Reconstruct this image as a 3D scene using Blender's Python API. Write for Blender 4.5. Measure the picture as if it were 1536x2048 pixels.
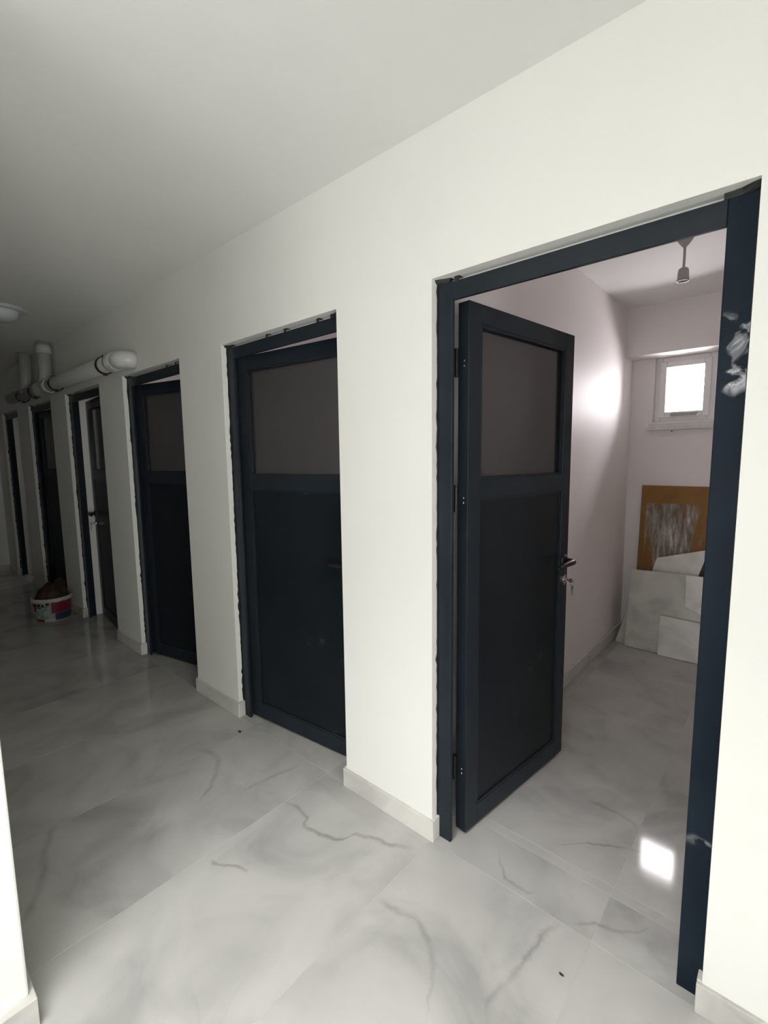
import bpy, bmesh, math, random
from mathutils import Vector, Matrix
random.seed(7)
for o in list(bpy.data.objects): bpy.data.objects.remove(o)
scene = bpy.context.scene
COL = scene.collection

# ------------------------------------------------------------------ camera
CAM = Vector((0.0, -1.3872, 1.4972))
R = Vector((0.75042461, 0.66083945, -0.0124146))
U = Vector((-0.06712102, 0.09487893, 0.99322342))
F = Vector((-0.6575391, 0.74450602, -0.1155557))
cd = bpy.data.cameras.new('camera')
cd.sensor_fit = 'VERTICAL'; cd.sensor_height = 36.0; cd.sensor_width = 27.0
cd.lens = 945.67 / 2048 * 36.0
cd.clip_start = 0.02
cam = bpy.data.objects.new('camera', cd); COL.objects.link(cam)
cam.matrix_world = Matrix(((R.x, U.x, -F.x, CAM.x), (R.y, U.y, -F.y, CAM.y), (R.z, U.z, -F.z, CAM.z), (0, 0, 0, 1)))
scene.camera = cam

# ------------------------------------------------------------------ sky and exposure
w = bpy.data.worlds.new('overcast_sky'); scene.world = w; w.use_nodes = True
bg = w.node_tree.nodes['Background']
bg.inputs[0].default_value = (1.0, 0.955, 0.965, 1); bg.inputs[1].default_value = 58.0
vs = scene.view_settings
vs.view_transform = 'Standard'; vs.look = 'None'; vs.gamma = 1.0; vs.use_curve_mapping = False
vs.exposure = 0.0
scene.cycles.adaptive_threshold = 0.04; scene.cycles.max_bounces = 14; scene.cycles.diffuse_bounces = 7; scene.cycles.glossy_bounces = 3; scene.cycles.transparent_max_bounces = 12

def portal(name, loc, direction, sx, sy):
    l = bpy.data.lights.new(name, 'AREA'); l.shape = 'RECTANGLE'; l.size = sx; l.size_y = sy
    l.cycles.is_portal = True
    o = bpy.data.objects.new(name, l); COL.objects.link(o); o.location = loc
    o.rotation_euler = Vector(direction).to_track_quat('-Z', 'Y').to_euler()
    return o

# ------------------------------------------------------------------ dimensions
XR = [-0.109 - 1.3615 * k for k in range(6)]            # right edges of the door openings
XL = [-0.994, -2.371, -3.738, -5.091, -6.410, -7.700]   # left edges
XR = [-0.109, -1.472, -2.853, -4.216, -5.560, -6.905]
HO = 2.10          # opening height
HC = 2.585         # ceiling
WT = 0.20          # door wall thickness
ROOM_L = [x - 0.078 for x in XL]
ROOM_R = [0.213] + [x - 0.10 for x in ROOM_L[:-1]]
YB = 2.85          # back wall of the rooms
YC = -1.195        # camera-side corridor wall face
YC2 = -1.40
XE = -8.15         # far end of corridor
XN = 2.0          # near end of corridor
JX = -1.455        # left jamb of the wide opening the camera stands in
JX2 = 2.0
LY = -3.20         # glazed front of the added lobby
LXR = 2.0
BBH = 0.086
HL = 3.60          # height of the added, unseen lobby that lights the corridor

portal('portal_added_entrance', (-0.46, LY + 0.03, 1.2), (0, 1, 0), 1.8, 2.4)  # portals of the glazing added behind the camera
portal('portal_added_skylight', (-0.475, -2.3, HL - 0.02), (0, 0, -1), 1.75, 1.7)
portal('portal_added_side', (LXR - 0.03, -2.2, 0.75), (-1, 0, 0), 1.8, 1.5)
for k in range(3):
    portal('portal_window', (ROOM_L[k] + 0.36, YB + 0.2, 1.985), (0, -1, 0), 0.4, 0.48)

# ------------------------------------------------------------------ material helpers
def newmat(name):
    m = bpy.data.materials.new(name); m.use_nodes = True
    nt = m.node_tree; b = nt.nodes['Principled BSDF']
    return m, nt, b
def N(nt, t, **kw):
    n = nt.nodes.new(t)
    for k, v in kw.items(): setattr(n, k, v)
    return n
def link(nt, a, b): nt.links.new(a, b)
def ramp(nt, fac, stops):
    r = N(nt, 'ShaderNodeValToRGB'); e = r.color_ramp.elements
    while len(e) < len(stops): e.new(0.5)
    for i, (p, c) in enumerate(stops):
        e[i].position = p; e[i].color = (*c, 1) if len(c) == 3 else c
    link(nt, fac, r.inputs[0]); return r.outputs[0]
def noise(nt, vec, scale, detail=4, rough=0.5, dist=0.0):
    n = N(nt, 'ShaderNodeTexNoise'); n.inputs['Scale'].default_value = scale
    n.inputs['Detail'].default_value = detail; n.inputs['Roughness'].default_value = rough
    n.inputs['Distortion'].default_value = dist
    if vec is not None: link(nt, vec, n.inputs['Vector'])
    return n
def math_(nt, op, a, b=None, clamp=False):
    n = N(nt, 'ShaderNodeMath', operation=op); n.use_clamp = clamp
    for i, v in enumerate((a, b)):
        if v is None: continue
        if isinstance(v, (int, float)): n.inputs[i].default_value = v
        else: link(nt, v, n.inputs[i])
    return n.outputs[0]
def bump(nt, b, h, strength, dist=0.002):
    n = N(nt, 'ShaderNodeBump'); n.inputs['Strength'].default_value = strength; n.inputs['Distance'].default_value = dist
    link(nt, h, n.inputs['Height']); link(nt, n.outputs[0], b.inputs['Normal'])
def mixc(nt, fac, a, b):
    n = N(nt, 'ShaderNodeMix', data_type='RGBA')
    for sock, v in ((n.inputs[0], fac), (n.inputs[6], a), (n.inputs[7], b)):
        if isinstance(v, (int, float)): sock.default_value = v
        elif isinstance(v, tuple): sock.default_value = (*v, 1)
        else: link(nt, v, sock)
    return n.outputs[2]

def plain(name, col, rough=0.5, metal=0.0, nscale=None, namp=0.06, bumps=0.0, spec=0.5):
    m, nt, b = newmat(name)
    b.inputs['Roughness'].default_value = rough; b.inputs['Metallic'].default_value = metal
    b.inputs['Specular IOR Level'].default_value = spec
    tc = N(nt, 'ShaderNodeTexCoord')
    n = noise(nt, tc.outputs['Object'], nscale or 6.0, 2)
    lo = tuple(c * (1 - namp) for c in col); hi = tuple(min(1, c * (1 + namp)) for c in col)
    c = ramp(nt, n.outputs[0], [(0.3, lo), (0.7, hi)])
    link(nt, c, b.inputs['Base Color'])
    if bumps: bump(nt, b, n.outputs[0], bumps)
    return m

M = {}
M['wall'] = plain('white_wall_paint', (0.80, 0.80, 0.765), 0.55, nscale=2.5, namp=0.012, spec=0.35)
M['roomwall'] = plain('satin_room_paint_light_tinted', (0.80, 0.760, 0.750), 0.52, nscale=2.0, namp=0.015, spec=0.2)  # pinkish cast of the room's light put into this base colour
M['ceil'] = plain('ceiling_paint', (0.80, 0.80, 0.775), 0.7, nscale=2.0, namp=0.012, spec=0.2)
M['screed'] = plain('pale_grout', (0.66, 0.66, 0.63), 0.9, nscale=20)
M['ground'] = plain('concrete_ground', (0.40, 0.40, 0.38), 0.9, nscale=1.0)
M['pvc'] = plain('white_pvc', (0.80, 0.79, 0.79), 0.3, nscale=3, namp=0.01)
M['pipe'] = plain('grey_pipe_plastic', (0.44, 0.44, 0.42), 0.38, nscale=5, namp=0.03)
M['coupling'] = plain('pale_coupling_plastic', (0.60, 0.62, 0.59), 0.28, nscale=5, namp=0.02)
M['rubber'] = plain('black_rubber', (0.012, 0.012, 0.011), 0.6, nscale=30)
M['sealant'] = plain('black_sealant', (0.012, 0.013, 0.012), 0.55, nscale=60, namp=0.3, bumps=0.5)
M['black'] = plain('black_plastic', (0.009, 0.009, 0.010), 0.42, nscale=20)
M['chrome'] = plain('nickel', (0.62, 0.60, 0.55), 0.25, 1.0, nscale=30)
M['brass'] = plain('dark_key_metal', (0.28, 0.24, 0.20), 0.3, 1.0, nscale=30)
M['socket'] = plain('grey_socket_plastic', (0.36, 0.35, 0.34), 0.45, nscale=10)
M['sill'] = plain('stone_sill', (0.62, 0.61, 0.59), 0.5, nscale=25)
M['brown'] = plain('brown_cardboard', (0.045, 0.022, 0.014), 0.8, nscale=9, namp=0.3, bumps=0.3)
M['darkwood'] = plain('dark_brown_laminate', (0.10, 0.055, 0.035), 0.5, nscale=8)
M['bucketwhite'] = plain('white_bucket_plastic', (0.46, 0.445, 0.42), 0.4, nscale=12, namp=0.1)
M['lblgrey'] = plain('pale_label_print', (0.27, 0.32, 0.32), 0.45, nscale=30, namp=0.35)
M['lblred'] = plain('red_label_print', (0.20, 0.012, 0.025), 0.4, nscale=20, namp=0.15)
M['lblblue'] = plain('navy_label_print', (0.03, 0.045, 0.085), 0.4, nscale=20, namp=0.15)
M['lampwhite'] = plain('lamp_white_plastic', (0.56, 0.60, 0.64), 0.35, nscale=5, namp=0.02)
M['lampglass'] = plain('opal_lamp_dome', (0.66, 0.70, 0.72), 0.25, nscale=5, namp=0.02)
M['wire'] = plain('white_wire', (0.75, 0.74, 0.72), 0.4)

# anthracite powder coated steel, dust smudges and film gloss banded to set in the jamb highlights
def steel_mat(name, col, rough, film_glint=False, dust=0.0, spec=0.5):
    m, nt, b = newmat(name)
    b.inputs['Specular IOR Level'].default_value = spec
    tc = N(nt, 'ShaderNodeTexCoord'); v = tc.outputs['Object']
    n = noise(nt, v, 5, 5); c = ramp(nt, n.outputs[0], [(0.3, tuple(x * 0.85 for x in col)), (0.7, tuple(x * 1.15 for x in col))])
    if dust:
        d = noise(nt, v, 5.0, 6, 0.66)
        dm = ramp(nt, d.outputs[0], [(0.65, (0, 0, 0)), (0.75, (1, 1, 1))])
        c = mixc(nt, math_(nt, 'MULTIPLY', dm, dust), c, (0.23, 0.24, 0.24))
    link(nt, c, b.inputs['Base Color'])
    b.inputs['Roughness'].default_value = rough
    if film_glint:   # wrinkled film, its gloss raised only in bands to put in the highlights
        w1 = noise(nt, v, 16, 3, 0.5, 0.8); w2 = noise(nt, v, 7, 3, 0.5)
        sp = N(nt, 'ShaderNodeSeparateXYZ'); link(nt, v, sp.inputs[0])
        zz = math_(nt, 'ADD', sp.outputs[2], math_(nt, 'MULTIPLY', math_(nt, 'SUBTRACT', w2.outputs[0], 0.5), 0.22))
        lo = math_(nt, 'DIVIDE', math_(nt, 'SUBTRACT', zz, 1.66), 0.03, True); hi = math_(nt, 'DIVIDE', math_(nt, 'SUBTRACT', 1.86, zz), 0.03, True)
        band = math_(nt, 'MULTIPLY', lo, hi)
        lo2 = math_(nt, 'DIVIDE', math_(nt, 'SUBTRACT', zz, 0.435), 0.02, True); hi2 = math_(nt, 'DIVIDE', math_(nt, 'SUBTRACT', 0.475, zz), 0.02, True)
        band = math_(nt, 'MAXIMUM', band, math_(nt, 'MULTIPLY', lo2, hi2))
        crest = ramp(nt, w1.outputs[0], [(0.47, (0, 0, 0)), (0.56, (1, 1, 1))])
        amt = math_(nt, 'MULTIPLY', band, crest)
        link(nt, math_(nt, 'ADD', math_(nt, 'MULTIPLY', amt, 1.9), spec), b.inputs['Specular IOR Level'])
        link(nt, math_(nt, 'SUBTRACT', rough, math_(nt, 'MULTIPLY', amt, 0.12)), b.inputs['Roughness'])
        bump(nt, b, math_(nt, 'MULTIPLY', band, w1.outputs[0]), 0.35, 0.01)
    else:
        h = noise(nt, v, 180, 2); bump(nt, b, h.outputs[0], 0.06, 0.001)
    return m
M['steel'] = steel_mat('anthracite_steel', (0.016, 0.022, 0.029), 0.30, spec=0.18)
M['film_glint'] = steel_mat('anthracite_steel_film_highlight', (0.013, 0.020, 0.030), 0.22, film_glint=True, spec=0.05)
M['panel'] = steel_mat('anthracite_panel', (0.010, 0.0135, 0.0165), 0.36, dust=0.24, spec=0.18)

def glass_mat(name, tint, refl_rough, ior=1.45, frost=0.0):
    m, nt, b = newmat(name); nt.nodes.remove(b); out = nt.nodes['Material Output']
    t = N(nt, 'ShaderNodeBsdfTransparent'); t.inputs[0].default_value = (*tint, 1)
    g = N(nt, 'ShaderNodeBsdfGlossy'); g.inputs['Roughness'].default_value = refl_rough
    g.inputs[0].default_value = (1, 1, 1, 1)
    fr = N(nt, 'ShaderNodeFresnel'); fr.inputs[0].default_value = ior
    mx = N(nt, 'ShaderNodeMixShader'); link(nt, fr.outputs[0], mx.inputs[0])
    if frost:
        df = N(nt, 'ShaderNodeBsdfDiffuse'); df.inputs[0].default_value = (0.75, 0.70, 0.69, 1)
        m2 = N(nt, 'ShaderNodeMixShader'); m2.inputs[0].default_value = frost
        link(nt, t.outputs[0], m2.inputs[1]); link(nt, df.outputs[0], m2.inputs[2]); link(nt, m2.outputs[0], mx.inputs[1])
    else: link(nt, t.outputs[0], mx.inputs[1])
    link(nt, g.outputs[0], mx.inputs[2]); link(nt, mx.outputs[0], out.inputs[0])
    return m
M['smoked'] = glass_mat('smoked_glass', (0.97, 0.95, 0.95), 0.12, 1.7, 0.03)
M['clear'] = glass_mat('clear_glass', (0.96, 0.95, 0.96), 0.02)
M['sideglass'] = glass_mat('side_light_dimming_glass', (0.45, 0.46, 0.454), 0.02)  # tint only dims daylight through the added side glazing
M['roofglass'] = glass_mat('roof_light_dimming_glass', (0.568, 0.581, 0.575), 0.02)  # tint trims the strength of the added roof light
M['dimglass'] = glass_mat('entrance_light_dimming_glass', (0.235, 0.240, 0.238), 0.02)  # dimming tint for the added entrance glazing

# polished marble tile: clouds, faint random veins, and the dark veins seen in this floor
VEINS = [   # (axis, [(x, y)...], strength, width): y as a function of x or x as a function of y
 ('x', [(-1.62, -0.255), (-1.52, -0.238), (-1.465, -0.245), (-1.43, -0.283), (-1.363, -0.272), (-1.275, -0.239), (-1.24, -0.173), (-1.123, -0.131), (-1.071, -0.106), (-1.009, -0.075)], 0.62, 0.016),
 ('x', [(-2.237, -0.297), (-2.135, -0.281), (-2.06, -0.31), (-1.974, -0.384), (-1.884, -0.506)], 0.40, 0.026),
 ('x', [(-1.568, -0.622), (-1.539, -0.614), (-1.485, -0.582), (-1.417, -0.554)], 0.55, 0.012),
 ('x', [(-0.999, -0.323), (-0.915, -0.313), (-0.835, -0.303), (-0.751, -0.348), (-0.711, -0.391), (-0.685, -0.439), (-0.655, -0.506)], 0.45, 0.02),
 ('y', [(-0.491, 0.0), (-0.508, -0.053), (-0.523, -0.19), (-0.532, -0.273), (-0.548, -0.347), (-0.532, -0.398)], 0.48, 0.014),
 ('x', [(-0.771, 0.129), (-0.726, 0.063), (-0.659, 0.022), (-0.588, 0.05)], 0.45, 0.012),
 ('x', [(-0.633, 0.248), (-0.56, 0.351), (-0.399, 0.448), (-0.348, 0.471)], 0.5, 0.010),
 ('x', [(-0.457, 0.023), (-0.38, 0.072), (-0.313, 0.108), (-0.261, 0.171)], 0.5, 0.012),
 ('x', [(-2.246, -0.943), (-2.121, -1.005), (-1.926, -1.074), (-1.795, -1.146)], 0.4, 0.022),
 ('x', [(-0.60, 0.62), (-0.502, 0.616), (-0.438, 0.602), (-0.39, 0.57)], 0.45, 0.014),
 ('y', [(-1.736, 0.0), (-1.775, -0.146), (-1.809, -0.336)], 0.35, 0.014),
]
def marble(name, veins, base=(0.46, 0.455, 0.436), rough=0.07, vscale=1.0):
    m, nt, b = newmat(name)
    geo = N(nt, 'ShaderNodeNewGeometry'); tc = N(nt, 'ShaderNodeTexCoord'); oi = N(nt, 'ShaderNodeObjectInfo')
    off = N(nt, 'ShaderNodeVectorMath', operation='SCALE'); off.inputs[0].default_value = (37.0, 21.0, 13.0)
    link(nt, oi.outputs['Random'], off.inputs['Scale'])
    lv = N(nt, 'ShaderNodeVectorMath', operation='ADD'); link(nt, tc.outputs['Object'], lv.inputs[0]); link(nt, off.outputs[0], lv.inputs[1])
    v = lv.outputs[0]
    n1 = noise(nt, v, 2.6 * vscale, 5, 0.5, 0.9)
    n2 = noise(nt, v, 1.3 * vscale, 3, 0.55, 1.6)
    lo = tuple(c * 0.76 for c in base); mid = tuple(c * 0.95 for c in base); hi = tuple(min(1, c * 1.10) for c in base)
    c = ramp(nt, n1.outputs[0], [(0.32, lo), (0.47, mid), (0.51, base), (0.66, hi)])
    c = mixc(nt, math_(nt, 'MULTIPLY', ramp(nt, n2.outputs[0], [(0.50, (0, 0, 0)), (0.56, (1, 1, 1))]), 0.30), c, tuple(min(1, x * 1.16) for x in base))
    # faint random veins
    n3 = noise(nt, v, 1.5 * vscale, 4, 0.45, 0.6)
    a = math_(nt, 'ABSOLUTE', math_(nt, 'SUBTRACT', n3.outputs[0], 0.5))
    vm = math_(nt, 'SUBTRACT', 1.0, math_(nt, 'DIVIDE', a, 0.013), True)
    msk = noise(nt, v, 2.2 * vscale, 2)
    vm = math_(nt, 'MULTIPLY', vm, ramp(nt, msk.outputs[0], [(0.52, (0, 0, 0)), (0.70, (1, 1, 1))]))
    c = mixc(nt, math_(nt, 'MULTIPLY', vm, 0.18), c, (0.24, 0.24, 0.235))
    if veins:
        wob = noise(nt, geo.outputs['Position'], 16, 5, 0.6)
        sub = N(nt, 'ShaderNodeVectorMath', operation='SUBTRACT'); link(nt, wob.outputs['Color'], sub.inputs[0]); sub.inputs[1].default_value = (0.5, 0.5, 0.5)
        sc = N(nt, 'ShaderNodeVectorMath', operation='SCALE'); link(nt, sub.outputs[0], sc.inputs[0]); sc.inputs['Scale'].default_value = 0.045
        ad = N(nt, 'ShaderNodeVectorMath', operation='ADD'); link(nt, geo.outputs['Position'], ad.inputs[0]); link(nt, sc.outputs[0], ad.inputs[1])
        s = N(nt, 'ShaderNodeSeparateXYZ'); link(nt, ad.outputs[0], s.inputs[0])
        tot = None
        for ax, pts, st, wd in veins:
            i, j = (0, 1) if ax == 'x' else (1, 0)
            P = sorted((p[i], p[j]) for p in pts)
            a0, a1 = P[0][0], P[-1][0]; b0 = min(p[1] for p in P) - 0.01; b1 = max(p[1] for p in P) + 0.01
            mr = N(nt, 'ShaderNodeMapRange'); mr.clamp = False
            link(nt, s.outputs[i], mr.inputs[0]); mr.inputs[1].default_value = a0; mr.inputs[2].default_value = a1
            fc = N(nt, 'ShaderNodeFloatCurve'); cu = fc.mapping.curves[0]
            while len(cu.points) < len(P): cu.points.new(0.5, 0.5)
            for q, p in zip(range(len(P)), P): cu.points[q].location = ((p[0] - a0) / (a1 - a0), (p[1] - b0) / (b1 - b0))
            fc.mapping.update(); link(nt, mr.outputs[0], fc.inputs['Value'])
            yy = math_(nt, 'ADD', math_(nt, 'MULTIPLY', fc.outputs[0], b1 - b0), b0)
            d = math_(nt, 'ABSOLUTE', math_(nt, 'SUBTRACT', s.outputs[j], yy))
            core = math_(nt, 'SUBTRACT', 1.0, math_(nt, 'DIVIDE', d, wd), True)
            # taper at both ends
            t = mr.outputs[0]
            e = math_(nt, 'MULTIPLY', math_(nt, 'MULTIPLY', t, math_(nt, 'SUBTRACT', 1.0, t)), 9.0, True)
            win = math_(nt, 'MULTIPLY', core, math_(nt, 'MAXIMUM', e, 0.0))
            win = math_(nt, 'MULTIPLY', win, st)
            tot = win if tot is None else math_(nt, 'MAXIMUM', tot, win)
        brk = noise(nt, geo.outputs['Position'], 9, 3)
        tot = math_(nt, 'MULTIPLY', tot, ramp(nt, brk.outputs[0], [(0.30, (0.35,) * 3), (0.6, (1, 1, 1))]))
        c = mixc(nt, tot, c, (0.17, 0.165, 0.16))
    link(nt, c, b.inputs['Base Color'])
    b.inputs['Roughness'].default_value = rough
    b.inputs['Specular IOR Level'].default_value = 0.24
    return m
M['marble'] = marble('polished_marble_tile', VEINS)
M['slab'] = marble('marble_offcut', None, base=(0.56, 0.55, 0.51), rough=0.12, vscale=1.6)
M['slab2'] = marble('pale_marble_offcut', None, base=(0.70, 0.68, 0.64), rough=0.15, vscale=1.6)
M['skirt'] = marble('marble_skirting', None, base=(0.60, 0.59, 0.55), rough=0.15, vscale=1.2)

# orange brown hardboard with a dried block of grey streaky adhesive
def board_mat():
    m, nt, b = newmat('hardboard_with_adhesive')
    tc = N(nt, 'ShaderNodeTexCoord'); v = tc.outputs['Object']
    n = noise(nt, v, 8, 4); c = ramp(nt, n.outputs[0], [(0.3, (0.21, 0.094, 0.013)), (0.7, (0.26, 0.120, 0.018))])
    s = N(nt, 'ShaderNodeSeparateXYZ'); link(nt, v, s.inputs[0])
    mp = N(nt, 'ShaderNodeMapping'); mp.inputs['Scale'].default_value = (17, 17, 2.8); link(nt, v, mp.inputs[0])
    n2 = noise(nt, mp.outputs[0], 1.5, 8, 0.72)
    n3 = noise(nt, mp.outputs[0], 0.9, 4, 0.6)
    def box(sock, lo, hi, soft):
        a = math_(nt, 'DIVIDE', math_(nt, 'SUBTRACT', sock, lo), soft, True)
        d = math_(nt, 'DIVIDE', math_(nt, 'SUBTRACT', hi, sock), soft, True)
        return math_(nt, 'MULTIPLY', a, d)
    xs = math_(nt, 'ADD', s.outputs[0], math_(nt, 'MULTIPLY', math_(nt, 'SUBTRACT', n3.outputs[0], 0.5), 0.36))
    area = math_(nt, 'MULTIPLY', box(xs, 0.055, 0.385, 0.04), box(s.outputs[2], 0.1, 1.115, 0.008))
    dirt = ramp(nt, n2.outputs[0], [(0.34, (0.07, 0.05, 0.03)), (0.47, (0.20, 0.165, 0.13)), (0.56, (0.33, 0.295, 0.26)), (0.66, (0.66, 0.64, 0.62))])
    cov = ramp(nt, n2.outputs[0], [(0.36, (0.15,) * 3), (0.44, (1, 1, 1))])
    c = mixc(nt, math_(nt, 'MULTIPLY', area, cov), c, dirt)
    link(nt, c, b.inputs['Base Color']); b.inputs['Roughness'].default_value = 0.6
    bump(nt, b, math_(nt, 'MULTIPLY', area, n2.outputs[0]), 0.6, 0.003)
    return m
M['board'] = board_mat()

# ------------------------------------------------------------------ mesh helpers
def bx(bm, x0, x1, y0, y1, z0, z1):
    v = [bm.verts.new(p) for p in ((x0, y0, z0), (x1, y0, z0), (x1, y1, z0), (x0, y1, z0), (x0, y0, z1), (x1, y0, z1), (x1, y1, z1), (x0, y1, z1))]
    for f in ((3, 2, 1, 0), (4, 5, 6, 7), (0, 1, 5, 4), (1, 2, 6, 5), (2, 3, 7, 6), (3, 0, 4, 7)):
        bm.faces.new([v[i] for i in f])
def poly(bm, pts, d):
    """extrude a closed polygon (list of Vectors) by vector d"""
    a = [bm.verts.new(p) for p in pts]; c = [bm.verts.new(Vector(p) + Vector(d)) for p in pts]
    n = len(pts)
    bm.faces.new(a); bm.faces.new(c[::-1])
    for i in range(n): bm.faces.new([a[i], c[i], c[(i + 1) % n], a[(i + 1) % n]])
    bmesh.ops.recalc_face_normals(bm, faces=bm.faces)
def lathe(bm, prof, seg=32, a0=0.0, a1=2 * math.pi, M4=None):
    full = abs(a1 - a0 - 2 * math.pi) < 1e-6
    k = seg if full else seg + 1
    rings = []
    for r, z in prof:
        if r < 1e-6:
            p = Vector((0, 0, z)); rings.append([bm.verts.new(M4 @ p if M4 else p)] * k)
        else:
            ring = []
            for i in range(k):
                t = a0 + (a1 - a0) * i / seg
                p = Vector((r * math.cos(t), r * math.sin(t), z)); ring.append(bm.verts.new(M4 @ p if M4 else p))
            rings.append(ring)
    for a, b in zip(rings, rings[1:]):
        for i in range(seg):
            j = (i + 1) % k
            f = []
            for q in (a[i], a[j], b[j], b[i]):
                if q not in f: f.append(q)
            if len(f) > 2: bm.faces.new(f)
    bmesh.ops.recalc_face_normals(bm, faces=bm.faces)
def tube(bm, pts, r, seg=12, cap=True):
    pts = [Vector(p) for p in pts]; rings = []
    up = None
    for i, p in enumerate(pts):
        t = (pts[min(i + 1, len(pts) - 1)] - pts[max(i - 1, 0)]).normalized()
        if up is None:
            up = Vector((0, 0, 1)) if abs(t.z) < 0.9 else Vector((1, 0, 0))
        a = (up - t * up.dot(t)).normalized(); b = t.cross(a); up = a
        rr = r[i] if isinstance(r, (list, tuple)) else r
        rings.append([bm.verts.new(p + a * (rr * math.cos(2 * math.pi * k / seg)) + b * (rr * math.sin(2 * math.pi * k / seg))) for k in range(seg)])
    for A, B in zip(rings, rings[1:]):
        for k in range(seg): bm.faces.new((A[k], A[(k + 1) % seg], B[(k + 1) % seg], B[k]))
    if cap: bm.faces.new(rings[0][::-1]); bm.faces.new(rings[-1])
    bmesh.ops.recalc_face_normals(bm, faces=bm.faces)
def obj(name, bm, mat, parent=None, bevel=0.0, smooth=False, loc=None):
    me = bpy.data.meshes.new(name); bm.to_mesh(me); bm.free()
    o = bpy.data.objects.new(name, me); COL.objects.link(o)
    me.materials.append(M[mat] if isinstance(mat, str) else mat)
    if smooth:
        for p in me.polygons: p.use_smooth = True
    if bevel:
        md = o.modifiers.new('bevel', 'BEVEL'); md.width = bevel; md.segments = 2; md.limit_method = 'ANGLE'; md.angle_limit = math.radians(40)
    if parent: o.parent = parent
    if loc: o.location = loc
    return o
def boxobj(name, dims, mat, parent=None, bevel=0.0):
    x0, x1, y0, y1, z0, z1 = dims
    bm = bmesh.new(); cx, cy = (x0 + x1) / 2, (y0 + y1) / 2
    bx(bm, x0 - cx, x1 - cx, y0 - cy, y1 - cy, 0, z1 - z0)
    return obj(name, bm, mat, parent, bevel, loc=(cx, cy, z0))
def empty(name, loc=(0, 0, 0), rz=0.0, parent=None):
    o = bpy.data.objects.new(name, None); COL.objects.link(o); o.location = loc; o.rotation_euler = (0, 0, rz)
    o.empty_display_size = 0.1
    if parent: o.parent = parent
    return o
def tag(o, label, cat=None, group=None, kind=None):
    o['label'] = label
    if cat: o['category'] = cat
    if group: o['group'] = group
    if kind: o['kind'] = kind
    return o

# ------------------------------------------------------------------ room shell
bm = bmesh.new()
bx(bm, XE - 0.2, LXR + 0.2, LY - 0.2, YB + 0.3, -0.14, -0.0012)
floor = tag(obj('floor', bm, 'screed'), 'polished grey-veined marble tile floor of corridor and rooms', 'floor', kind='structure')
TX0 = -0.393     # tile joints at TX0 + 0.605 k
TW = 0.606
J = 0.0005
tile_cache = {}
def tile(x0, x1, y0, y1):
    w_, d_ = round(x1 - x0, 3), round(y1 - y0, 3)
    key = (w_, d_)
    if key not in tile_cache:
        b_ = bmesh.new(); c = 0.0007; t = 0.012
        x, y = w_ / 2 - J, d_ / 2 - J
        lo = [b_.verts.new(p) for p in ((-x, -y, -t), (x, -y, -t), (x, y, -t), (-x, y, -t))]
        md = [b_.verts.new(p) for p in ((-x, -y, -c), (x, -y, -c), (x, y, -c), (-x, y, -c))]
        tp = [b_.verts.new(p) for p in ((-x + c, -y + c, 0), (x - c, -y + c, 0), (x - c, y - c, 0), (-x + c, y - c, 0))]
        b_.faces.new(tp)
        for A, B in ((lo, md), (md, tp)):
            for i in range(4): b_.faces.new((A[i], A[(i + 1) % 4], B[(i + 1) % 4], B[i]))
        me = bpy.data.meshes.new('tile'); b_.to_mesh(me); b_.free(); me.materials.append(M['marble']); tile_cache[key] = me
    o = bpy.data.objects.new('tile', tile_cache[key]); COL.objects.link(o)
    o.location = ((x0 + x1) / 2, (y0 + y1) / 2, 0); o.parent = floor
def tiles(x0, x1, y0, y1, ys):
    ks = range(int(math.floor((x0 - TX0) / TW)) - 1, int(math.ceil((x1 - TX0) / TW)) + 1)
    for k in ks:
        a, b = max(x0, TX0 + k * TW), min(x1, TX0 + (k + 1) * TW)
        if b - a < 0.03: continue
        for p, q in zip(ys, ys[1:]):
            tile(a, b, p, q)
tiles(XE, XN, YC, 0.0, [YC, 0.0])                                   # corridor: one long tile across
tiles(JX, JX2, YC2, YC, [YC2, YC])
tiles(JX, LXR, LY, YC2, [LY, LY + 0.8, LY + 2.0, YC2])              # added lobby behind the camera
for k in range(6):
    tiles(XL[k], XR[k], 0.0, WT, [0.0, WT])
    tiles(ROOM_L[k], ROOM_R[k], WT, YB, [WT, 0.242, 1.442, 2.642, YB])

# door wall: piers, lintels
bm = bmesh.new()
xs = [XN] + [v for p in zip(XR, XL) for v in p] + [XE]
for i in range(0, len(xs), 2): bx(bm, xs[i + 1], xs[i], 0, WT, 0, HO)
bx(bm, XE, XN, 0, WT, HO, HC)
for a, b in zip(XL, XR): bx(bm, a, b, 0.06, WT, 2.086, HO)
tag(obj('wall_door_side', bm, 'wall'), 'white corridor wall pierced by six dark door openings', 'wall', kind='structure')

bm = bmesh.new(); bx(bm, XE - 0.15, XE, YC2, YB, 0, HC)
tag(obj('wall_far_end', bm, 'wall'), 'white wall closing the dark far end of the corridor', 'wall', kind='structure')
bm = bmesh.new()
bx(bm, XE, JX, YC2, YC, 0, HC)
tag(obj('wall_entrance_side', bm, 'wall', bevel=0.006), 'white wall edge at the lower left corner of the photo', 'wall', kind='structure')
for k in range(6):
    b_ = bmesh.new(); bx(b_, ROOM_L[k] - 0.10, ROOM_L[k], WT, YB, 0, HC)
    tag(obj('wall_partition_%d' % (k + 1), b_, 'roomwall'), 'partition wall on the left of room %d from the right' % (k + 1), 'wall', kind='structure')
bm = bmesh.new(); bx(bm, ROOM_R[0], ROOM_R[0] + 0.12, WT, YB, 0, HC)
tag(obj('wall_room_right', bm, 'roomwall'), 'wall on the hidden right side of the nearest room', 'wall', kind='structure')
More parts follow.
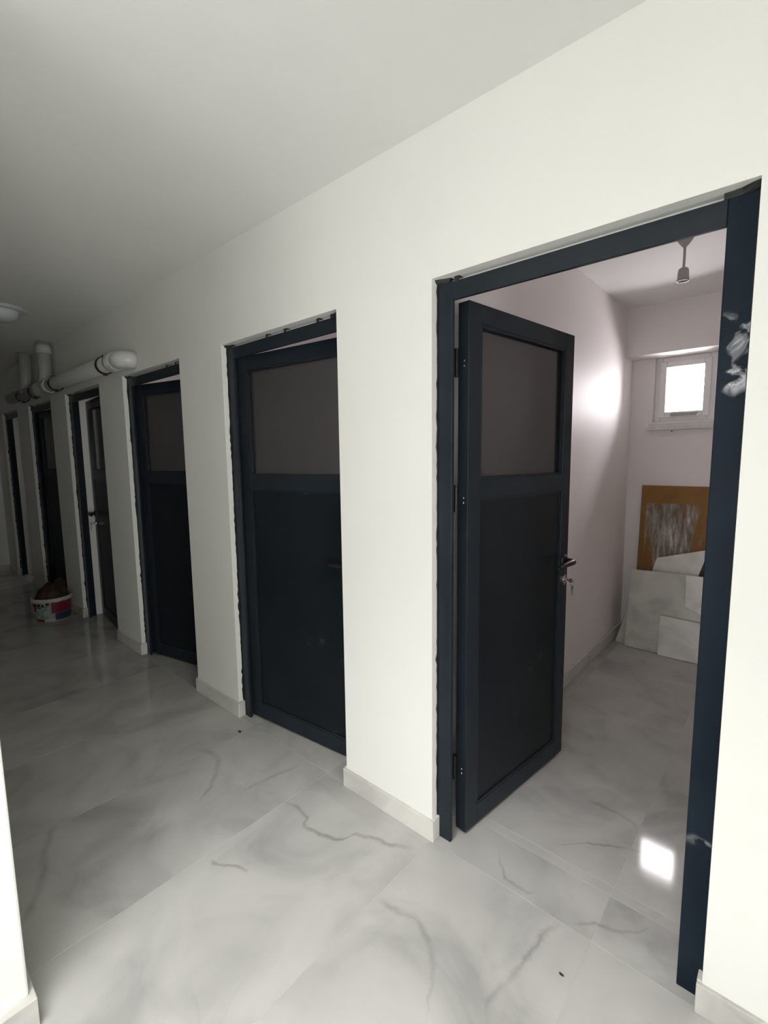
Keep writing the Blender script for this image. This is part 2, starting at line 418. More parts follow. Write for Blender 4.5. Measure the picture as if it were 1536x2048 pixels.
# back wall with one small high window per room
WZ0, WZ1 = 1.74, 2.232
WX = [(l + 0.160, l + 0.160 + 0.40) for l in ROOM_L]
bm = bmesh.new()
xx = [ROOM_R[0] + 0.12] + [v for a, b in WX for v in (b, a)] + [XE]
for i in range(0, len(xx), 2): bx(bm, xx[i + 1], xx[i], YB, YB + 0.22, 0, HC)
for a, b in WX: bx(bm, a, b, YB, YB + 0.22, 0, WZ0); bx(bm, a, b, YB, YB + 0.22, WZ1, HC)
tag(obj('wall_back', bm, 'roomwall'), 'rear wall of the rooms with a small high window', 'wall', kind='structure')
for k in range(6):
    b_ = bmesh.new(); bx(b_, ROOM_L[k], ROOM_R[k], 2.655, YB, WZ1, HC)
    tag(obj('trim_%d' % (k + 1), b_, 'roomwall'), 'dropped plaster beam above the window of room %d from the right' % (k + 1), 'beam', kind='structure')
bm = bmesh.new(); bx(bm, XE - 0.15, LXR + 0.15, YC2, YB + 0.22, HC, HC + 0.15); 
KX0, KX1, KY0, KY1 = -1.35, 0.40, -3.15, -1.45  # roof opening added to bring steep light onto the floor
for a_ in ((JX - 0.15, KX0, LY - 0.1, YC2 + 0.1), (KX1, LXR + 0.15, LY - 0.1, YC2 + 0.1), (KX0, KX1, LY - 0.1, KY0), (KX0, KX1, KY1, YC2 + 0.1)): bx(bm, *a_, HL, HL + 0.15)
bx(bm, JX - 0.15, LXR + 0.15, YC2, YC2 + 0.1, HC + 0.15, HL)
tag(obj('ceiling', bm, 'ceil'), 'plain white ceiling over corridor and rooms', 'ceiling', kind='structure')
# unseen lobby added behind the camera, its glazing shaped to light the corridor
bm = bmesh.new(); bx(bm, JX - 0.15, JX, LY - 0.1, YC2, 0, HL)
tag(obj('wall_added_lobby_left', bm, 'wall'), 'added white lobby wall behind the photographer on the left', 'wall', kind='structure')
SY0, SY1, SZ1 = -3.10, -1.30, 1.50  # low side glazing added to light the farther piers
bm = bmesh.new(); bx(bm, LXR, LXR + 0.15, LY - 0.1, SY0, 0, HL); bx(bm, LXR, LXR + 0.15, SY0, SY1, SZ1, HL); bx(bm, LXR, LXR + 0.15, SY1, WT, 0, HC); bx(bm, LXR, LXR + 0.15, SY1, YC2, HC, HL)
tag(obj('wall_added_lobby_right', bm, 'wall'), 'added white lobby wall around the glazed side behind the photographer', 'wall', kind='structure')
sw = tag(empty('window_8', (LXR + 0.07, 0, 0)), 'unseen glazed side added for light behind the photographer on the right', 'window', kind='structure')
b_ = bmesh.new(); n_ = 2; pw = (SY1 - SY0) / n_
for i in range(n_ + 1): bx(b_, -0.03, 0.03, SY0 + i * pw - 0.03, SY0 + i * pw + 0.03, 0, SZ1)
for i in range(n_):
    for z in (0, SZ1 - 0.06): bx(b_, -0.03, 0.03, SY0 + i * pw + 0.03, SY0 + (i + 1) * pw - 0.03, z, z + 0.06)
obj('window_frame', b_, 'steel', sw)
for i in range(n_):
    b_ = bmesh.new(); bx(b_, -0.004, 0.004, SY0 + i * pw + 0.03, SY0 + (i + 1) * pw - 0.03, 0.06, SZ1 - 0.06); obj('pane', b_, 'sideglass', sw)
GX0, GX1, GZ1 = -1.36, 0.44, 2.40  # entrance glazing added and sized for the floor's shadow edge
bm = bmesh.new(); bx(bm, JX, GX0, LY - 0.1, LY, 0, HL); bx(bm, GX1, LXR, LY - 0.1, LY, 0, HL); bx(bm, GX0, GX1, LY - 0.1, LY, GZ1, HL)
tag(obj('wall_added_lobby_glazed', bm, 'wall'), 'added lobby wall around the light-giving glazing behind the photographer', 'wall', kind='structure')
sky = tag(empty('window_9', ((KX0 + KX1) / 2, (KY0 + KY1) / 2, HL + 0.06)), 'unseen roof light added for steep light behind the photographer', 'window', kind='structure')
kx, ky = (KX1 - KX0) / 2, (KY1 - KY0) / 2
b_ = bmesh.new(); bx(b_, -kx, kx, -ky, -ky + 0.05, -0.03, 0.03); bx(b_, -kx, kx, ky - 0.05, ky, -0.03, 0.03); bx(b_, -0.025, 0.025, -ky + 0.05, ky - 0.05, -0.03, 0.03)
obj('window_frame', b_, 'steel', sky)
for a, b in ((-kx, -0.025), (0.025, kx)):
    b_ = bmesh.new(); bx(b_, a, b, -ky + 0.05, ky - 0.05, -0.004, 0.004); obj('pane', b_, 'roofglass', sky)
ent = tag(empty('window_7', (-0.46, LY - 0.05, 0)), 'unseen glazed front added for light behind the photographer', 'window', kind='structure')
GC = -0.46
b_ = bmesh.new()
for a, b in ((GX0, GX0 + 0.06), (GX1 - 0.06, GX1), (GC - 0.03, GC + 0.03)): bx(b_, a - GC, b - GC, -0.03, 0.03, 0, GZ1)
for z in (0, GZ1 - 0.06):
    bx(b_, GX0 + 0.06 - GC, -0.03, -0.03, 0.03, z, z + 0.06); bx(b_, 0.03, GX1 - 0.06 - GC, -0.03, 0.03, z, z + 0.06)
obj('window_frame', b_, 'steel', ent)
for a, b in ((GX0 + 0.06 - GC, -0.03), (0.03, GX1 - 0.06 - GC)):
    b_ = bmesh.new(); bx(b_, a, b, -0.004, 0.004, 0.06, GZ1 - 0.06); obj('pane', b_, 'dimglass', ent)

# ------------------------------------------------------------------ marble skirting
def skirting(root, dims, jag=False):
    o = boxobj('skirting_tile', dims, 'skirt', root, 0.002)
T = 0.012
sk = tag(empty('baseboard_door_side'), 'low marble skirting along the foot of the piers between doors', 'skirting', kind='structure')
ends = [XN] + XL
starts = XR + [XE]
for a, b in zip(ends, starts):
    lo, hi = b, a
    # front strip, then the short returns into the reveals
    skirting(sk, (lo - (T if b is not XE else 0), hi + (T if a is not XN else 0), -T, 0, 0, BBH))
    if b is not XE: skirting(sk, (lo - T, lo, 0, 0.034, 0, BBH + 0.004))
    if a is not XN: skirting(sk, (hi, hi + T, 0, 0.034, 0, BBH + 0.004))
sk2 = tag(empty('baseboard_entrance_side'), 'marble skirting wrapped round the white wall corner at lower left', 'skirting', kind='structure')
skirting(sk2, (JX, JX + 0.028, YC2, YC + T, 0, 0.085)); skirting(sk2, (XE, JX, YC, YC + T, 0, 0.085))
sk3 = tag(empty('baseboard_room_left'), 'marble skirting along the left wall of the open room', 'skirting', kind='structure')
for k in range(6):
    skirting(sk3, (ROOM_L[k], ROOM_L[k] + T, WT, YB, 0, BBH))
sk4 = tag(empty('baseboard_room_back'), 'marble skirting along the back wall of the rooms', 'skirting', kind='structure')
for k in range(6): skirting(sk4, (ROOM_L[k] + T, ROOM_R[k], YB - T, YB, 0, BBH))
sk5 = tag(empty('baseboard_far_end'), 'marble skirting at the far end wall of the corridor', 'skirting', kind='structure')
skirting(sk5, (XE, XE + T, YC + T, -T, 0, BBH))

# ------------------------------------------------------------------ doors
FD0, FD1, FD2 = 0.034, 0.050, 0.098     # frame face, rebate, back
FW = 0.062
LZ0, LZ1 = 0.012, 2.036                 # leaf
LT = 0.048
LW = 0.775
def ragged(root, x, side, rnd):
    """thin ragged ribbon of black sealant on the reveal beside the jamb"""
    b_ = bmesh.new(); n = 90; z0, z1 = 0.09, 2.085
    prev = None
    for i in range(n + 1):
        z = z0 + (z1 - z0) * i / n
        yy = FD0 - 0.004 - 0.006 * max(0, rnd.gauss(0.12, 0.42)) * (1 + 0.6 * math.sin(i * 0.3))
        q = [b_.verts.new((x, FD0 + 0.002, z)), b_.verts.new((x, yy, z)), b_.verts.new((x + side * 0.0035, yy + 0.001, z)), b_.verts.new((x + side * 0.0035, FD0 + 0.002, z))]
        if prev:
            for a in range(3): b_.faces.new((prev[a], prev[a + 1], q[a + 1], q[a]))
        prev = q
    bmesh.ops.recalc_face_normals(b_, faces=b_.faces)
    obj('sealant', b_, 'sealant', root)
def ragged_top(root, x0, x1, rnd):
    b_ = bmesh.new(); n = 50; prev = None
    for i in range(n + 1):
        x = x0 + (x1 - x0) * i / n
        e = min(i, n - i) / n
        yy = FD0 - 0.0005 - 0.002 * max(0, rnd.gauss(0.1, 0.4)) - (0.020 * (1 - e / 0.05) * rnd.uniform(0.7, 1.2) if e < 0.05 else 0)
        q = [b_.verts.new((x, FD0 + 0.002, HO - 0.0165)), b_.verts.new((x, FD0 - 0.001, HO - 0.015)), b_.verts.new((x, (yy + FD0) / 2, HO - 0.010 + 0.004 * (e > 0.05))), b_.verts.new((x, yy, HO - 0.0005)), b_.verts.new((x, FD0 + 0.03, HO - 0.0005))]
        if prev and (e < 0.07 or rnd.random() < 0.06):
            for a in range(4): b_.faces.new((prev[a], prev[a + 1], q[a + 1], q[a]))
        prev = q
    bmesh.ops.recalc_face_normals(b_, faces=b_.faces)
    obj('sealant', b_, 'sealant', root)

def lever(root, s, x, z, front=-1):
    """lever handle on a rosette; s=+1 lever points to -x (towards hinge), front=-1 on the corridor face"""
    y0 = -LT if front < 0 else 0.0
    b_ = bmesh.new()
    Mx = Matrix.Translation((x, y0, z)) @ Matrix.Rotation(math.radians(90 if front < 0 else -90), 4, 'X')
    lathe(b_, [(0, 0.010), (0.020, 0.010), (0.0255, 0.006), (0.026, 0)], 24, M4=Mx)
    k = front
    tube(b_, [(x, y0 + k * 0.004, z), (x, y0 + k * 0.035, z), (x - s * 0.004, y0 + k * 0.047, z), (x - s * 0.016, y0 + k * 0.054, z), (x - s * 0.05, y0 + k * 0.055, z - 0.001), (x - s * 0.10, y0 + k * 0.053, z - 0.004), (x - s * 0.125, y0 + k * 0.050, z - 0.006)],
         [0.012, 0.012, 0.013, 0.0135, 0.0125, 0.0105, 0.008], 12)
    return obj('handle', b_, 'black', root, smooth=True)
def lockplate(root, x, z, front=-1):
    y0 = -LT if front < 0 else 0.0
    b_ = bmesh.new(); k = front
    pts = []
    for i in range(24):
        t = 2 * math.pi * i / 24; pts.append((x + 0.014 * math.cos(t), y0, z + 0.026 * math.sin(t)))
    poly(b_, pts, (0, k * 0.006, 0))
    Mx = Matrix.Translation((x, y0, z)) @ Matrix.Rotation(math.radians(90 if front < 0 else -90), 4, 'X')
    lathe(b_, [(0, 0.014), (0.0085, 0.014), (0.0085, 0.004)], 16, M4=Mx)
    return obj('lock_cylinder', b_, 'chrome', root)

def make_door(k, hinge, ang, label):
    xl, xr = XL[k], XR[k]
    rnd = random.Random(50 + k)
    root = tag(empty('door_%d' % (k + 1), ((xl + xr) / 2, 0, 0)), label, 'door', kind='structure')
    cx = (xl + xr) / 2
    a, b = xl - cx, xr - cx
    film_glint = 'film_glint' if k == 0 else 'steel'
    for nm, s in (('left', 1), ('right', -1)):
        e = a if s > 0 else b
        b_ = bmesh.new()
        fw = FW if (s > 0 or k == 0) else 0.032
        x0, x1 = sorted((e + s * 0.0005, e + s * fw)); bx(b_, x0, x1, FD0, FD1, 0.0, HO - 0.014)
        x0, x1 = sorted((e + s * 0.0005, e + s * fw * 0.5)); bx(b_, x0, x1, FD1, FD2, 0.0, HO - 0.014)
        obj('frame_jamb', b_, film_glint if s < 0 else 'steel', root, 0.0025)
    b_ = bmesh.new(); bx(b_, a + FW, b - (FW if k == 0 else 0.032), FD0, FD1, HO - 0.074, HO - 0.014); bx(b_, a + 0.03, b - 0.03, FD1, FD2, HO - 0.046, HO - 0.014)
    obj('frame_head', b_, 'steel', root, 0.0025)
    ragged(root, a + 0.0003, 1, rnd); ragged(root, b - 0.0003, -1, rnd); ragged_top(root, a, b, rnd)
    # leaf hung on the room side of the frame
    px = a + 0.040 if hinge == 'L' else b - 0.040
    s = 1 if hinge == 'L' else -1
    leaf = empty('leaf', (px, FD1 + LT + 0.008, 0), s * math.radians(ang), root)
    W, st = (0.832 if k in (1, 2, 4) else LW), 0.074; leaf['W'] = W
    def lx(p, q): return sorted((s * p, s * q))
    for p, q in ((0, st), (W - st, W)):
        b_ = bmesh.new(); x0, x1 = lx(p, q); bx(b_, x0, x1, -LT, 0, LZ0, LZ1); obj('stile', b_, 'steel', leaf, 0.002)
    for z0, z1 in ((LZ0, LZ0 + 0.082), (1.335, 1.408), (1.966, LZ1)):
        b_ = bmesh.new(); x0, x1 = lx(st, W - st); bx(b_, x0, x1, -LT + 0.0004, -0.0004, z0, z1); obj('rail', b_, 'steel', leaf, 0.0015)
    b_ = bmesh.new(); x0, x1 = lx(st, W - st); bx(b_, x0, x1, -LT + 0.009, -0.009, LZ0 + 0.082, 1.335); obj('lower_panel', b_, 'panel', leaf)
    b_ = bmesh.new(); bx(b_, x0, x1, -LT / 2 - 0.003, -LT / 2 + 0.003, 1.408, 1.966); gp = obj('glass_pane', b_, 'smoked', leaf)
    gp['label'] = 'smoked glass upper pane'
    # glazing beads round both fields
    b_ = bmesh.new()
    for z0, z1 in ((LZ0 + 0.082, 1.335), (1.408, 1.966)):
        for yy in ((-LT + 0.003, -LT + 0.012), (-0.012, -0.003)):
            bx(b_, *lx(st, st + 0.009), *yy, z0, z1); bx(b_, *lx(W - st - 0.009, W - st), *yy, z0, z1)
            bx(b_, *lx(st + 0.009, W - st - 0.009), *yy, z0, z0 + 0.009); bx(b_, *lx(st + 0.009, W - st - 0.009), *yy, z1 - 0.009, z1)
    obj('glazing_bead', b_, 'steel', leaf)
    lever(leaf, s, s * (W - 0.036), 1.0); lever(leaf, s, s * (W - 0.036), 1.0, 1)
    lockplate(leaf, s * (W - 0.036), 0.905); lockplate(leaf, s * (W - 0.036), 0.905, 1)
    for z in (0.27, 1.34, 1.83):
        b_ = bmesh.new(); tube(b_, [(-s * 0.004, 0.004, z - 0.05), (-s * 0.004, 0.004, z + 0.05)], 0.0085, 12); h = obj('hinge', b_, 'black', leaf, smooth=False)
        b_ = bmesh.new()
        for dz in (-0.014, 0.004):
            Mx = Matrix.Translation((-s * 0.0, -LT * 0.55, z + dz)) @ Matrix.Rotation(math.radians(-90 * s), 4, 'Y')
            lathe(b_, [(0, 0.003), (0.003, 0.0025), (0.0045, 0)], 10, M4=Mx)
        obj('hinge_screw', b_, 'chrome', leaf)
    return root, leaf
doors = []
specs = [('L', 83.5, 'dark grey door standing wide open into the nearest room'),
         ('L', 6.0, 'dark grey door slightly ajar, second from the right'),
         ('L', 12.5, 'dark grey door ajar, third from the right, between wide opening and pipe end'),
         ('R', 6.2, 'dark grey door with keys hanging in its lock, fourth from the right'),
         ('L', 5.0, 'almost black door ajar behind the paint bucket'),
         ('R', 84, 'black door frame with open doorway at the far end, leftmost')]
for k, (h, a, lab) in enumerate(specs): doors.append(make_door(k, h, a, lab))

# keys in the locks of door 1 and door 4
def keys(door, s, label, grp):
    leaf = door[1]; bpy.context.view_layer.update()
    mw = leaf.matrix_world
    t = empty('key_bunch'); t.matrix_world = mw @ Matrix.Translation((s * (leaf['W'] - 0.036), -LT - 0.014, 0.905))
    tag(t, label, 'keys', grp)
    b_ = bmesh.new(); bx(b_, -0.001, 0.001, -0.012, 0.0, -0.004, 0.004)
    poly(b_, [(-0.001, -0.012 - 0.011 + 0.011 * math.cos(i * math.pi / 8), 0.011 * math.sin(i * math.pi / 8)) for i in range(16)], (0.002, 0, 0))
    obj('key', b_, 'brass', t)
    b_ = bmesh.new(); tube(b_, [(0.012 * math.cos(i * math.pi / 8), -0.028 - 0.004 * math.sin(i * math.pi / 8), -0.012 + 0.012 * math.sin(i * math.pi / 8)) for i in range(17)], 0.0011, 6, False)
    obj('key_ring', b_, 'chrome', t)
    b_ = bmesh.new(); poly(b_, [(0.004 + 0.010 * math.cos(i * math.pi / 8), -0.030, -0.034 + 0.012 * math.sin(i * math.pi / 8)) for i in range(16)], (0, 0.002, 0))
    bx(b_, 0.001, 0.007, -0.030, -0.028, -0.072, -0.044)
    obj('key', b_, 'brass', t)
keys(doors[0], 1, 'small bunch of keys hanging from the lock of the wide open door', None)
keys(doors[3], -1, 'small bunch of keys in the fourth door from the right', None)

# ------------------------------------------------------------------ windows of the rooms
def make_window(k):
    x0, x1 = WX[k]; cx = (x0 + x1) / 2
    lab = ['small white plastic window glowing with daylight in the nearest room'] + ['small high window hidden in room %d from the right' % (i + 1) for i in range(1, 6)]
    root = tag(empty('window_%d' % (k + 1), (cx, YB, WZ0)), lab[k], 'window', kind='structure')
    w_, h_ = (x1 - x0) / 2, WZ1 - WZ0
    b_ = bmesh.new(); y0, y1 = 0.045, 0.105; f = 0.045
    bx(b_, -w_, -w_ + f, y0, y1, 0, h_); bx(b_, w_ - f, w_, y0, y1, 0, h_); bx(b_, -w_ + f, w_ - f, y0, y1, 0, f); bx(b_, -w_ + f, w_ - f, y0, y1, h_ - f, h_)
    obj('window_frame', b_, 'pvc', root, 0.004)
    b_ = bmesh.new(); y0, y1 = 0.025, 0.085; g = 0.045; e = f - 0.012
    bx(b_, -w_ + e, -w_ + e + g, y0, y1, e, h_ - e); bx(b_, w_ - e - g, w_ - e, y0, y1, e, h_ - e)
    bx(b_, -w_ + e + g, w_ - e - g, y0, y1, e, e + g); bx(b_, -w_ + e + g, w_ - e - g, y0, y1, h_ - e - g, h_ - e)
    sash = obj('sash', b_, 'pvc', root, 0.005)
    b_ = bmesh.new(); bx(b_, -w_ + e + g, w_ - e - g, 0.052, 0.058, e + g, h_ - e - g); obj('pane', b_, 'clear', sash)
    b_ = bmesh.new(); poly(b_, [(-0.085, 0.012, e + 0.008), (0.085, 0.012, e + 0.008), (0.098, 0.012, e + 0.032), (-0.078, 0.012, e + 0.032)], (0, 0.013, 0)); obj('roof_view_plate', b_, 'socket', sash)  # added grey plate, stands in for a roof seen through the pane
    b_ = bmesh.new(); bx(b_, -w_ - 0.012, w_ + 0.012, -0.045, 0.0, -0.045, -0.012); bx(b_, -w_, w_, 0.0, 0.045, -0.002, 0.004)
    bx(b_, -w_ - 0.028, w_ + 0.028, -0.058, 0.0, -0.062, -0.045)
    obj('window_sill', b_, 'sill', root, 0.003)
    return root
for k in range(6): make_window(k)

# ------------------------------------------------------------------ nearest room: lamp holder, nail, wire, leaning slabs
LX, LYY = -0.525, 1.55
lamp = tag(empty('lamp_holder', (LX, LYY, HC)), 'bare grey lamp holder on a short rod under the room ceiling', 'lamp')
b_ = bmesh.new(); lathe(b_, [(0, 0), (0.040, 0), (0.038, -0.004), (0.022, -0.028), (0.010, -0.042), (0.007, -0.046), (0, -0.046)], 28); obj('ceiling_rose', b_, 'socket', lamp, smooth=True)
b_ = bmesh.new(); tube(b_, [(0, 0, -0.04), (0.001, 0, -0.09), (0, 0, -0.148)], 0.0062, 12); obj('rod', b_, 'socket', lamp, smooth=True)
b_ = bmesh.new(); lathe(b_, [(0, -0.142), (0.012, -0.143), (0.022, -0.150), (0.025, -0.165), (0.0265, -0.198), (0.029, -0.202), (0.029, -0.210), (0.023, -0.210), (0.020, -0.170), (0, -0.168)], 28); obj('socket', b_, 'socket', lamp, smooth=True)

b_ = bmesh.new(); tube(b_, [(0, 0, 0), (0, -0.02, 0.0)], 0.004, 8)
tag(obj('nail', b_, 'black', loc=(-0.772, YB, 1.668)), 'tiny dark nail in the wall just under the small window', 'nail')
b_ = bmesh.new(); tube(b_, [(-0.045 + 0.09 * i / 10, -0.006 - 0.0 * i, 0.010 * ((i - 4) / 5) ** 2) for i in range(11)], 0.0028, 6)
tag(obj('wire_clip', b_, 'wire', loc=(-0.815, YB + 0.003, 1.630)), 'short curved white wire on the wall below the small window', 'wire')

def leaning(name, pts, ybase, alpha, thick, mat, label, cat, ang=0.0, bev=0.0015):
    """pts: outline (x, s) with s the distance up the tilted plate"""
    b_ = bmesh.new(); x0 = pts[0][0]
    poly(b_, [(x - x0, 0, s) for x, s in pts], (0, thick, 0))
    o = obj(name, b_, mat, None, bev, loc=(x0, ybase, 0.0)); o.rotation_euler = (-math.radians(alpha), 0, math.radians(ang))
    return tag(o, label, cat, 'marble offcuts leaning in the nearest room' if name == 'marble_offcut' else None)
leaning('hardboard_sheet', [(-0.955, 0.0), (-0.42, 0.0), (-0.42, 1.25), (-0.955, 1.25)], 2.745, 4.1, 0.006, 'board', 'orange-brown hardboard sheet with grey adhesive smears leaning on back wall', 'board')
leaning('marble_offcut', [(-0.955, 0.004), (-0.33, 0.004), (-0.33, 0.622), (-0.955, 0.607)], 2.525, 8.5, 0.010, 'slab', 'large square marble tile leaning against the back wall', 'tile')
leaning('marble_offcut', [(-1.035, 0.004), (-0.55, 0.004), (-0.66, 0.36), (-0.94, 0.42)], 2.565, 10.5, 0.010, 'slab', 'marble tile peeking out at the left behind the large leaning tile', 'tile')
leaning('marble_offcut', [(-0.72, 0.004), (-0.36, 0.004), (-0.36, 0.292), (-0.72, 0.300)], 2.492, 6.5, 0.010, 'slab2', 'small pale marble piece leaning in front of the large tile', 'tile')
leaning('marble_offcut', [(-0.575, 0.385), (-0.36, 0.30), (-0.36, 0.62), (-0.585, 0.618)], 2.512, 8.5, 0.008, 'slab2', 'pale rectangular marble strip against the right of the large tile', 'tile')
leaning('marble_offcut', [(-0.90, 0.30), (-0.62, 0.22), (-0.47, 0.80), (-0.80, 0.697)], 2.640, 6.2, 0.010, 'slab2', 'tilted broken marble piece rising behind the large tile', 'tile')
fr = tag(empty('framed_panel', (-0.545, 2.702, 0)), 'dark brown panel with black edge half hidden behind the door jamb', 'panel')
fr.rotation_euler = (-math.radians(4.4), 0, 0)
b_ = bmesh.new(); bx(b_, 0, 0.26, 0, 0.008, 0.0, 0.735); obj('panel', b_, 'darkwood', fr)
b_ = bmesh.new(); bx(b_, 0, 0.26, -0.006, 0.0, 0.606, 0.630); obj('edge_strip', b_, 'black', fr, 0.002)

# ------------------------------------------------------------------ drain pipe under the corridor ceiling
PY, PZ, PR = -0.078, 2.178, 0.055
pipe = tag(empty('drain_pipe', (-3.5, PY, PZ)), 'grey plastic drain pipe on clamps along the top of the wall', 'pipe')
ox = -3.5
b_ = bmesh.new(); tube(b_, [(-3.66 - ox, 0, 0), (-6.75 - ox, 0, 0.02)], PR, 24); obj('pipe_run', b_, 'pipe', pipe, smooth=True)
# elbow turning into the wall at the near end, with its socket
b_ = bmesh.new()
arc = [(-3.60 - ox + 0.0, 0, 0)] + [(-3.56 - ox + 0.06 * math.sin(t), 0.06 * (1 - math.cos(t)), 0) for t in [i * math.pi / 16 for i in range(9)]] + [(-3.50 - ox, 0.0755, 0)]
tube(b_, arc, 0.058, 24); obj('elbow', b_, 'coupling', pipe, smooth=True)
b_ = bmesh.new(); Mx = Matrix.Translation((-3.59 - ox, 0, 0)) @ Matrix.Rotation(math.radians(-90), 4, 'Y')
lathe(b_, [(0.056, 0), (0.062, 0.004), (0.064, 0.012), (0.0645, 0.05), (0.066, 0.06), (0.0665, 0.095), (0.063, 0.10), (0.055, 0.10)], 28, M4=Mx); obj('coupling', b_, 'coupling', pipe, smooth=True)
def clamp(x, y=0.0, z=0.0):
    b_ = bmesh.new(); Mx = Matrix.Translation((x - ox, y, z)) @ Matrix.Rotation(math.radians(-90), 4, 'Y')
    lathe(b_, [(0.055, -0.012), (0.0635, -0.012), (0.0635, 0.012), (0.055, 0.012)], 28, M4=Mx)
    for dz in (-1, 1): bx(b_, x - ox - 0.01, x - ox + 0.01, y - 0.012, y + 0.012, z + dz * 0.058 - 0.012, z + dz * 0.058 + 0.012)
    bx(b_, x - ox - 0.006, x - ox + 0.006, y + 0.05, 0.0755, z - 0.006, z + 0.006)
    return obj('clamp', b_, 'rubber', pipe)
for x in (-3.83, -5.02, -5.72, -6.2): clamp(x)
b_ = bmesh.new(); Mx = Matrix.Translation((-5.18 - ox, 0, 0.005)) @ Matrix.Rotation(math.radians(-90), 4, 'Y')
lathe(b_, [(0.056, 0), (0.065, 0.004), (0.066, 0.08), (0.061, 0.09), (0.061, 0.30), (0.066, 0.31), (0.066, 0.40), (0.056, 0.404)], 28, M4=Mx); obj('branch_coupling', b_, 'coupling', pipe, smooth=True)
b_ = bmesh.new(); tube(b_, [(-5.36 - ox, 0, 0.0), (-5.33 - ox, 0, 0.12), (-5.30 - ox, 0, HC - PZ)], 0.052, 24); obj('riser', b_, 'pipe', pipe, smooth=True)
b_ = bmesh.new(); lathe(b_, [(0.053, 0), (0.062, 0.004), (0.062, 0.07), (0.053, 0.074)], 28, M4=Matrix.Translation((-5.305 - ox, 0, 0.30))); obj('riser_collar', b_, 'coupling', pipe, smooth=True)
b_ = bmesh.new(); tube(b_, [(-6.05 - ox, 0, 0.0), (-6.03 - ox, 0, 0.14), (-6.0 - ox, 0, HC - PZ)], 0.055, 24); obj('riser', b_, 'pipe', pipe, smooth=True)

# ceiling lamp at the left edge
cl = tag(empty('ceiling_lamp', (-4.36, -0.555, HC)), 'round unlit ceiling lamp with white plate at the left edge', 'lamp')
b_ = bmesh.new(); lathe(b_, [(0, 0), (0.158, 0), (0.162, -0.006), (0.160, -0.018), (0.15, -0.022), (0, -0.022)], 40); obj('base_plate', b_, 'lampwhite', cl, smooth=True)
b_ = bmesh.new(); lathe(b_, [(0.112, -0.022), (0.112, -0.034), (0.106, -0.055), (0.085, -0.078), (0.05, -0.092), (0, -0.097)], 40); obj('dome', b_, 'lampglass', cl, smooth=True)

# ------------------------------------------------------------------ paint bucket with cardboard
BX, BY = -5.30, -0.195
bk = tag(empty('paint_bucket', (BX, BY, 0)), 'white paint bucket with red and blue label on the dark corridor floor', 'bucket')
b_ = bmesh.new(); lathe(b_, [(0, 0.004), (0.128, 0.0), (0.134, 0.006), (0.155, 0.205), (0.150, 0.205), (0.130, 0.012), (0, 0.012)], 40); obj('body', b_, 'bucketwhite', bk, smooth=True)
b_ = bmesh.new(); lathe(b_, [(0.153, 0.190), (0.166, 0.190), (0.168, 0.196), (0.168, 0.222), (0.164, 0.226), (0.150, 0.226), (0.150, 0.19)], 40); obj('rim', b_, 'bucketwhite', bk, smooth=True)
def lab(a0, a1, z0, z1, mat, off=0.0012):
    b_ = bmesh.new(); r = lambda z: 0.134 + (z - 0.006) * 0.021 / 0.199 + off
    lathe(b_, [(r(z0) - off * 0.8, z0), (r(z0), z0), (r(z1), z1), (r(z1) - off * 0.8, z1)], 14, math.radians(a0), math.radians(a1)); return obj('label_print', b_, mat, bk, smooth=False)
lab(-75, 5, 0.035, 0.165, 'lblgrey')
lab(-18, 70, 0.085, 0.188, 'lblred', 0.0016)
lab(-8, 80, 0.012, 0.083, 'lblblue', 0.0016)
lab(-105, -74, 0.10, 0.188, 'lblred', 0.0014)
lab(-85, -45, 0.008, 0.032, 'lblred', 0.0014)
for i, (a0, a1, z0, z1) in enumerate(((-78, -66, 0.155, 0.175), (-62, -52, 0.160, 0.182), (-48, -40, 0.158, 0.176), (-34, -24, 0.168, 0.186), (-72, -50, 0.140, 0.147))): lab(a0, a1, z0, z1, 'black', 0.0022)
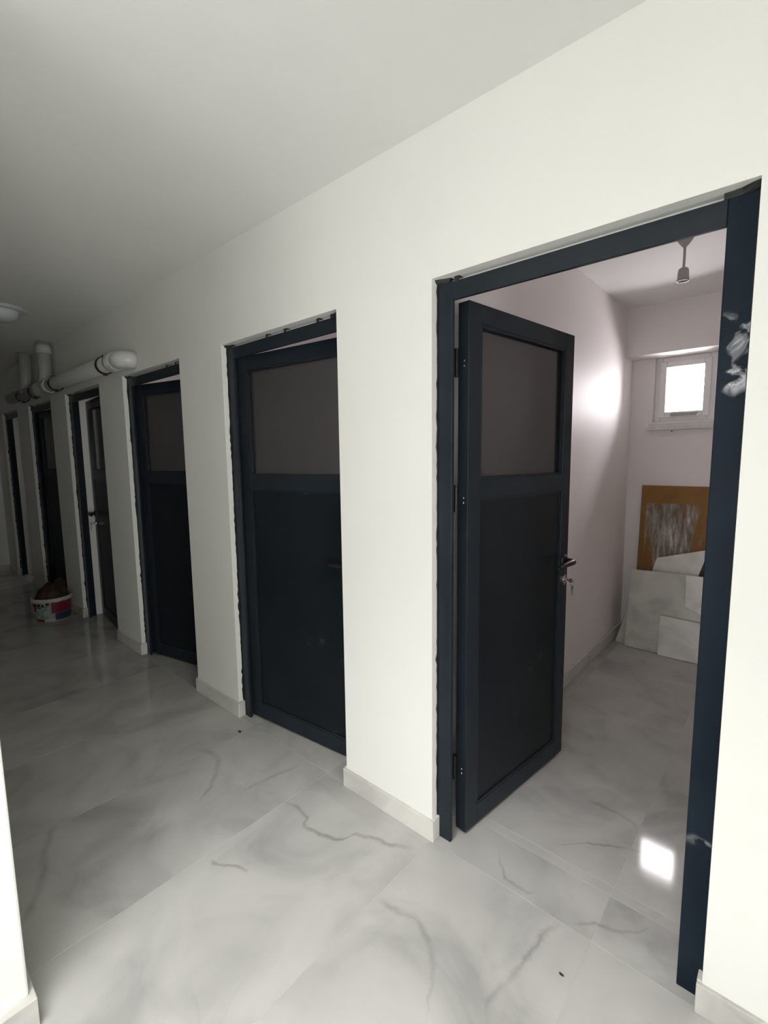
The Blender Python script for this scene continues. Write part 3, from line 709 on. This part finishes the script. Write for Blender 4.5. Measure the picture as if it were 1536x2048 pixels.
b_ = bmesh.new(); tube(b_, [(0.17 * math.cos(t), 0.17 * math.sin(t), 0.205 - 0.05 * math.sin((t - math.radians(-130)) / math.radians(150) * math.pi)) for t in [math.radians(-130 + 150 * i / 16) for i in range(17)]], 0.0022, 6); obj('bail_handle', b_, 'chrome', bk)
# crumpled brown cardboard
b_ = bmesh.new(); rr = random.Random(3); nx = 14
ring = []
outer = []
for i in range(nx):
    t = 2 * math.pi * i / nx; r = 0.138; outer.append(b_.verts.new((r * math.cos(t), r * math.sin(t), 0.19 + 0.02 * rr.random())))
mid = [b_.verts.new((0.115 * math.cos(2 * math.pi * i / nx), 0.115 * math.sin(2 * math.pi * i / nx), 0.255 + 0.05 * rr.random())) for i in range(nx)]
inn = [b_.verts.new((0.05 * math.cos(2 * math.pi * i / nx), 0.05 * math.sin(2 * math.pi * i / nx), 0.30 + 0.05 * rr.random())) for i in range(nx)]
top = b_.verts.new((0, 0, 0.33))
for A, B in ((outer, mid), (mid, inn)):
    for i in range(nx): b_.faces.new((A[i], A[(i + 1) % nx], B[(i + 1) % nx], B[i]))
for i in range(nx): b_.faces.new((inn[i], inn[(i + 1) % nx], top))
cb = tag(empty('cardboard_scrap', (BX, BY, 0.0)), 'crumpled dark brown cardboard stuffed into the paint bucket', 'cardboard')
obj('crumpled_sheet', b_, 'brown', cb)
b_ = bmesh.new(); poly(b_, [(-0.02, 0.02, 0.27), (0.13, 0.05, 0.255), (0.175, 0.07, 0.375), (0.09, 0.05, 0.40), (0.0, 0.03, 0.37)], (-0.008, 0.010, 0.0)); obj('flap', b_, 'brown', cb)

# crumbs on the floor
def crumb(x, y, r, label):
    b_ = bmesh.new(); bmesh.ops.create_icosphere(b_, subdivisions=1, radius=r)
    for v in b_.verts: v.co = Vector((v.co.x * 1.7, v.co.y * 0.8, (v.co.z + r) * 0.5)) * random.uniform(0.85, 1.15)
    zmin = min(v.co.z for v in b_.verts)
    for v in b_.verts: v.co.z -= zmin
    tag(obj('crumb', b_, 'sealant', loc=(x, y, 0)), label, 'debris', 'crumbs on the marble floor')
crumb(-2.23, -0.087, 0.009, 'black crumb on the floor near the second door from the right')
crumb(-0.425, -0.155, 0.005, 'small dark crumb on the floor in the bright foreground')
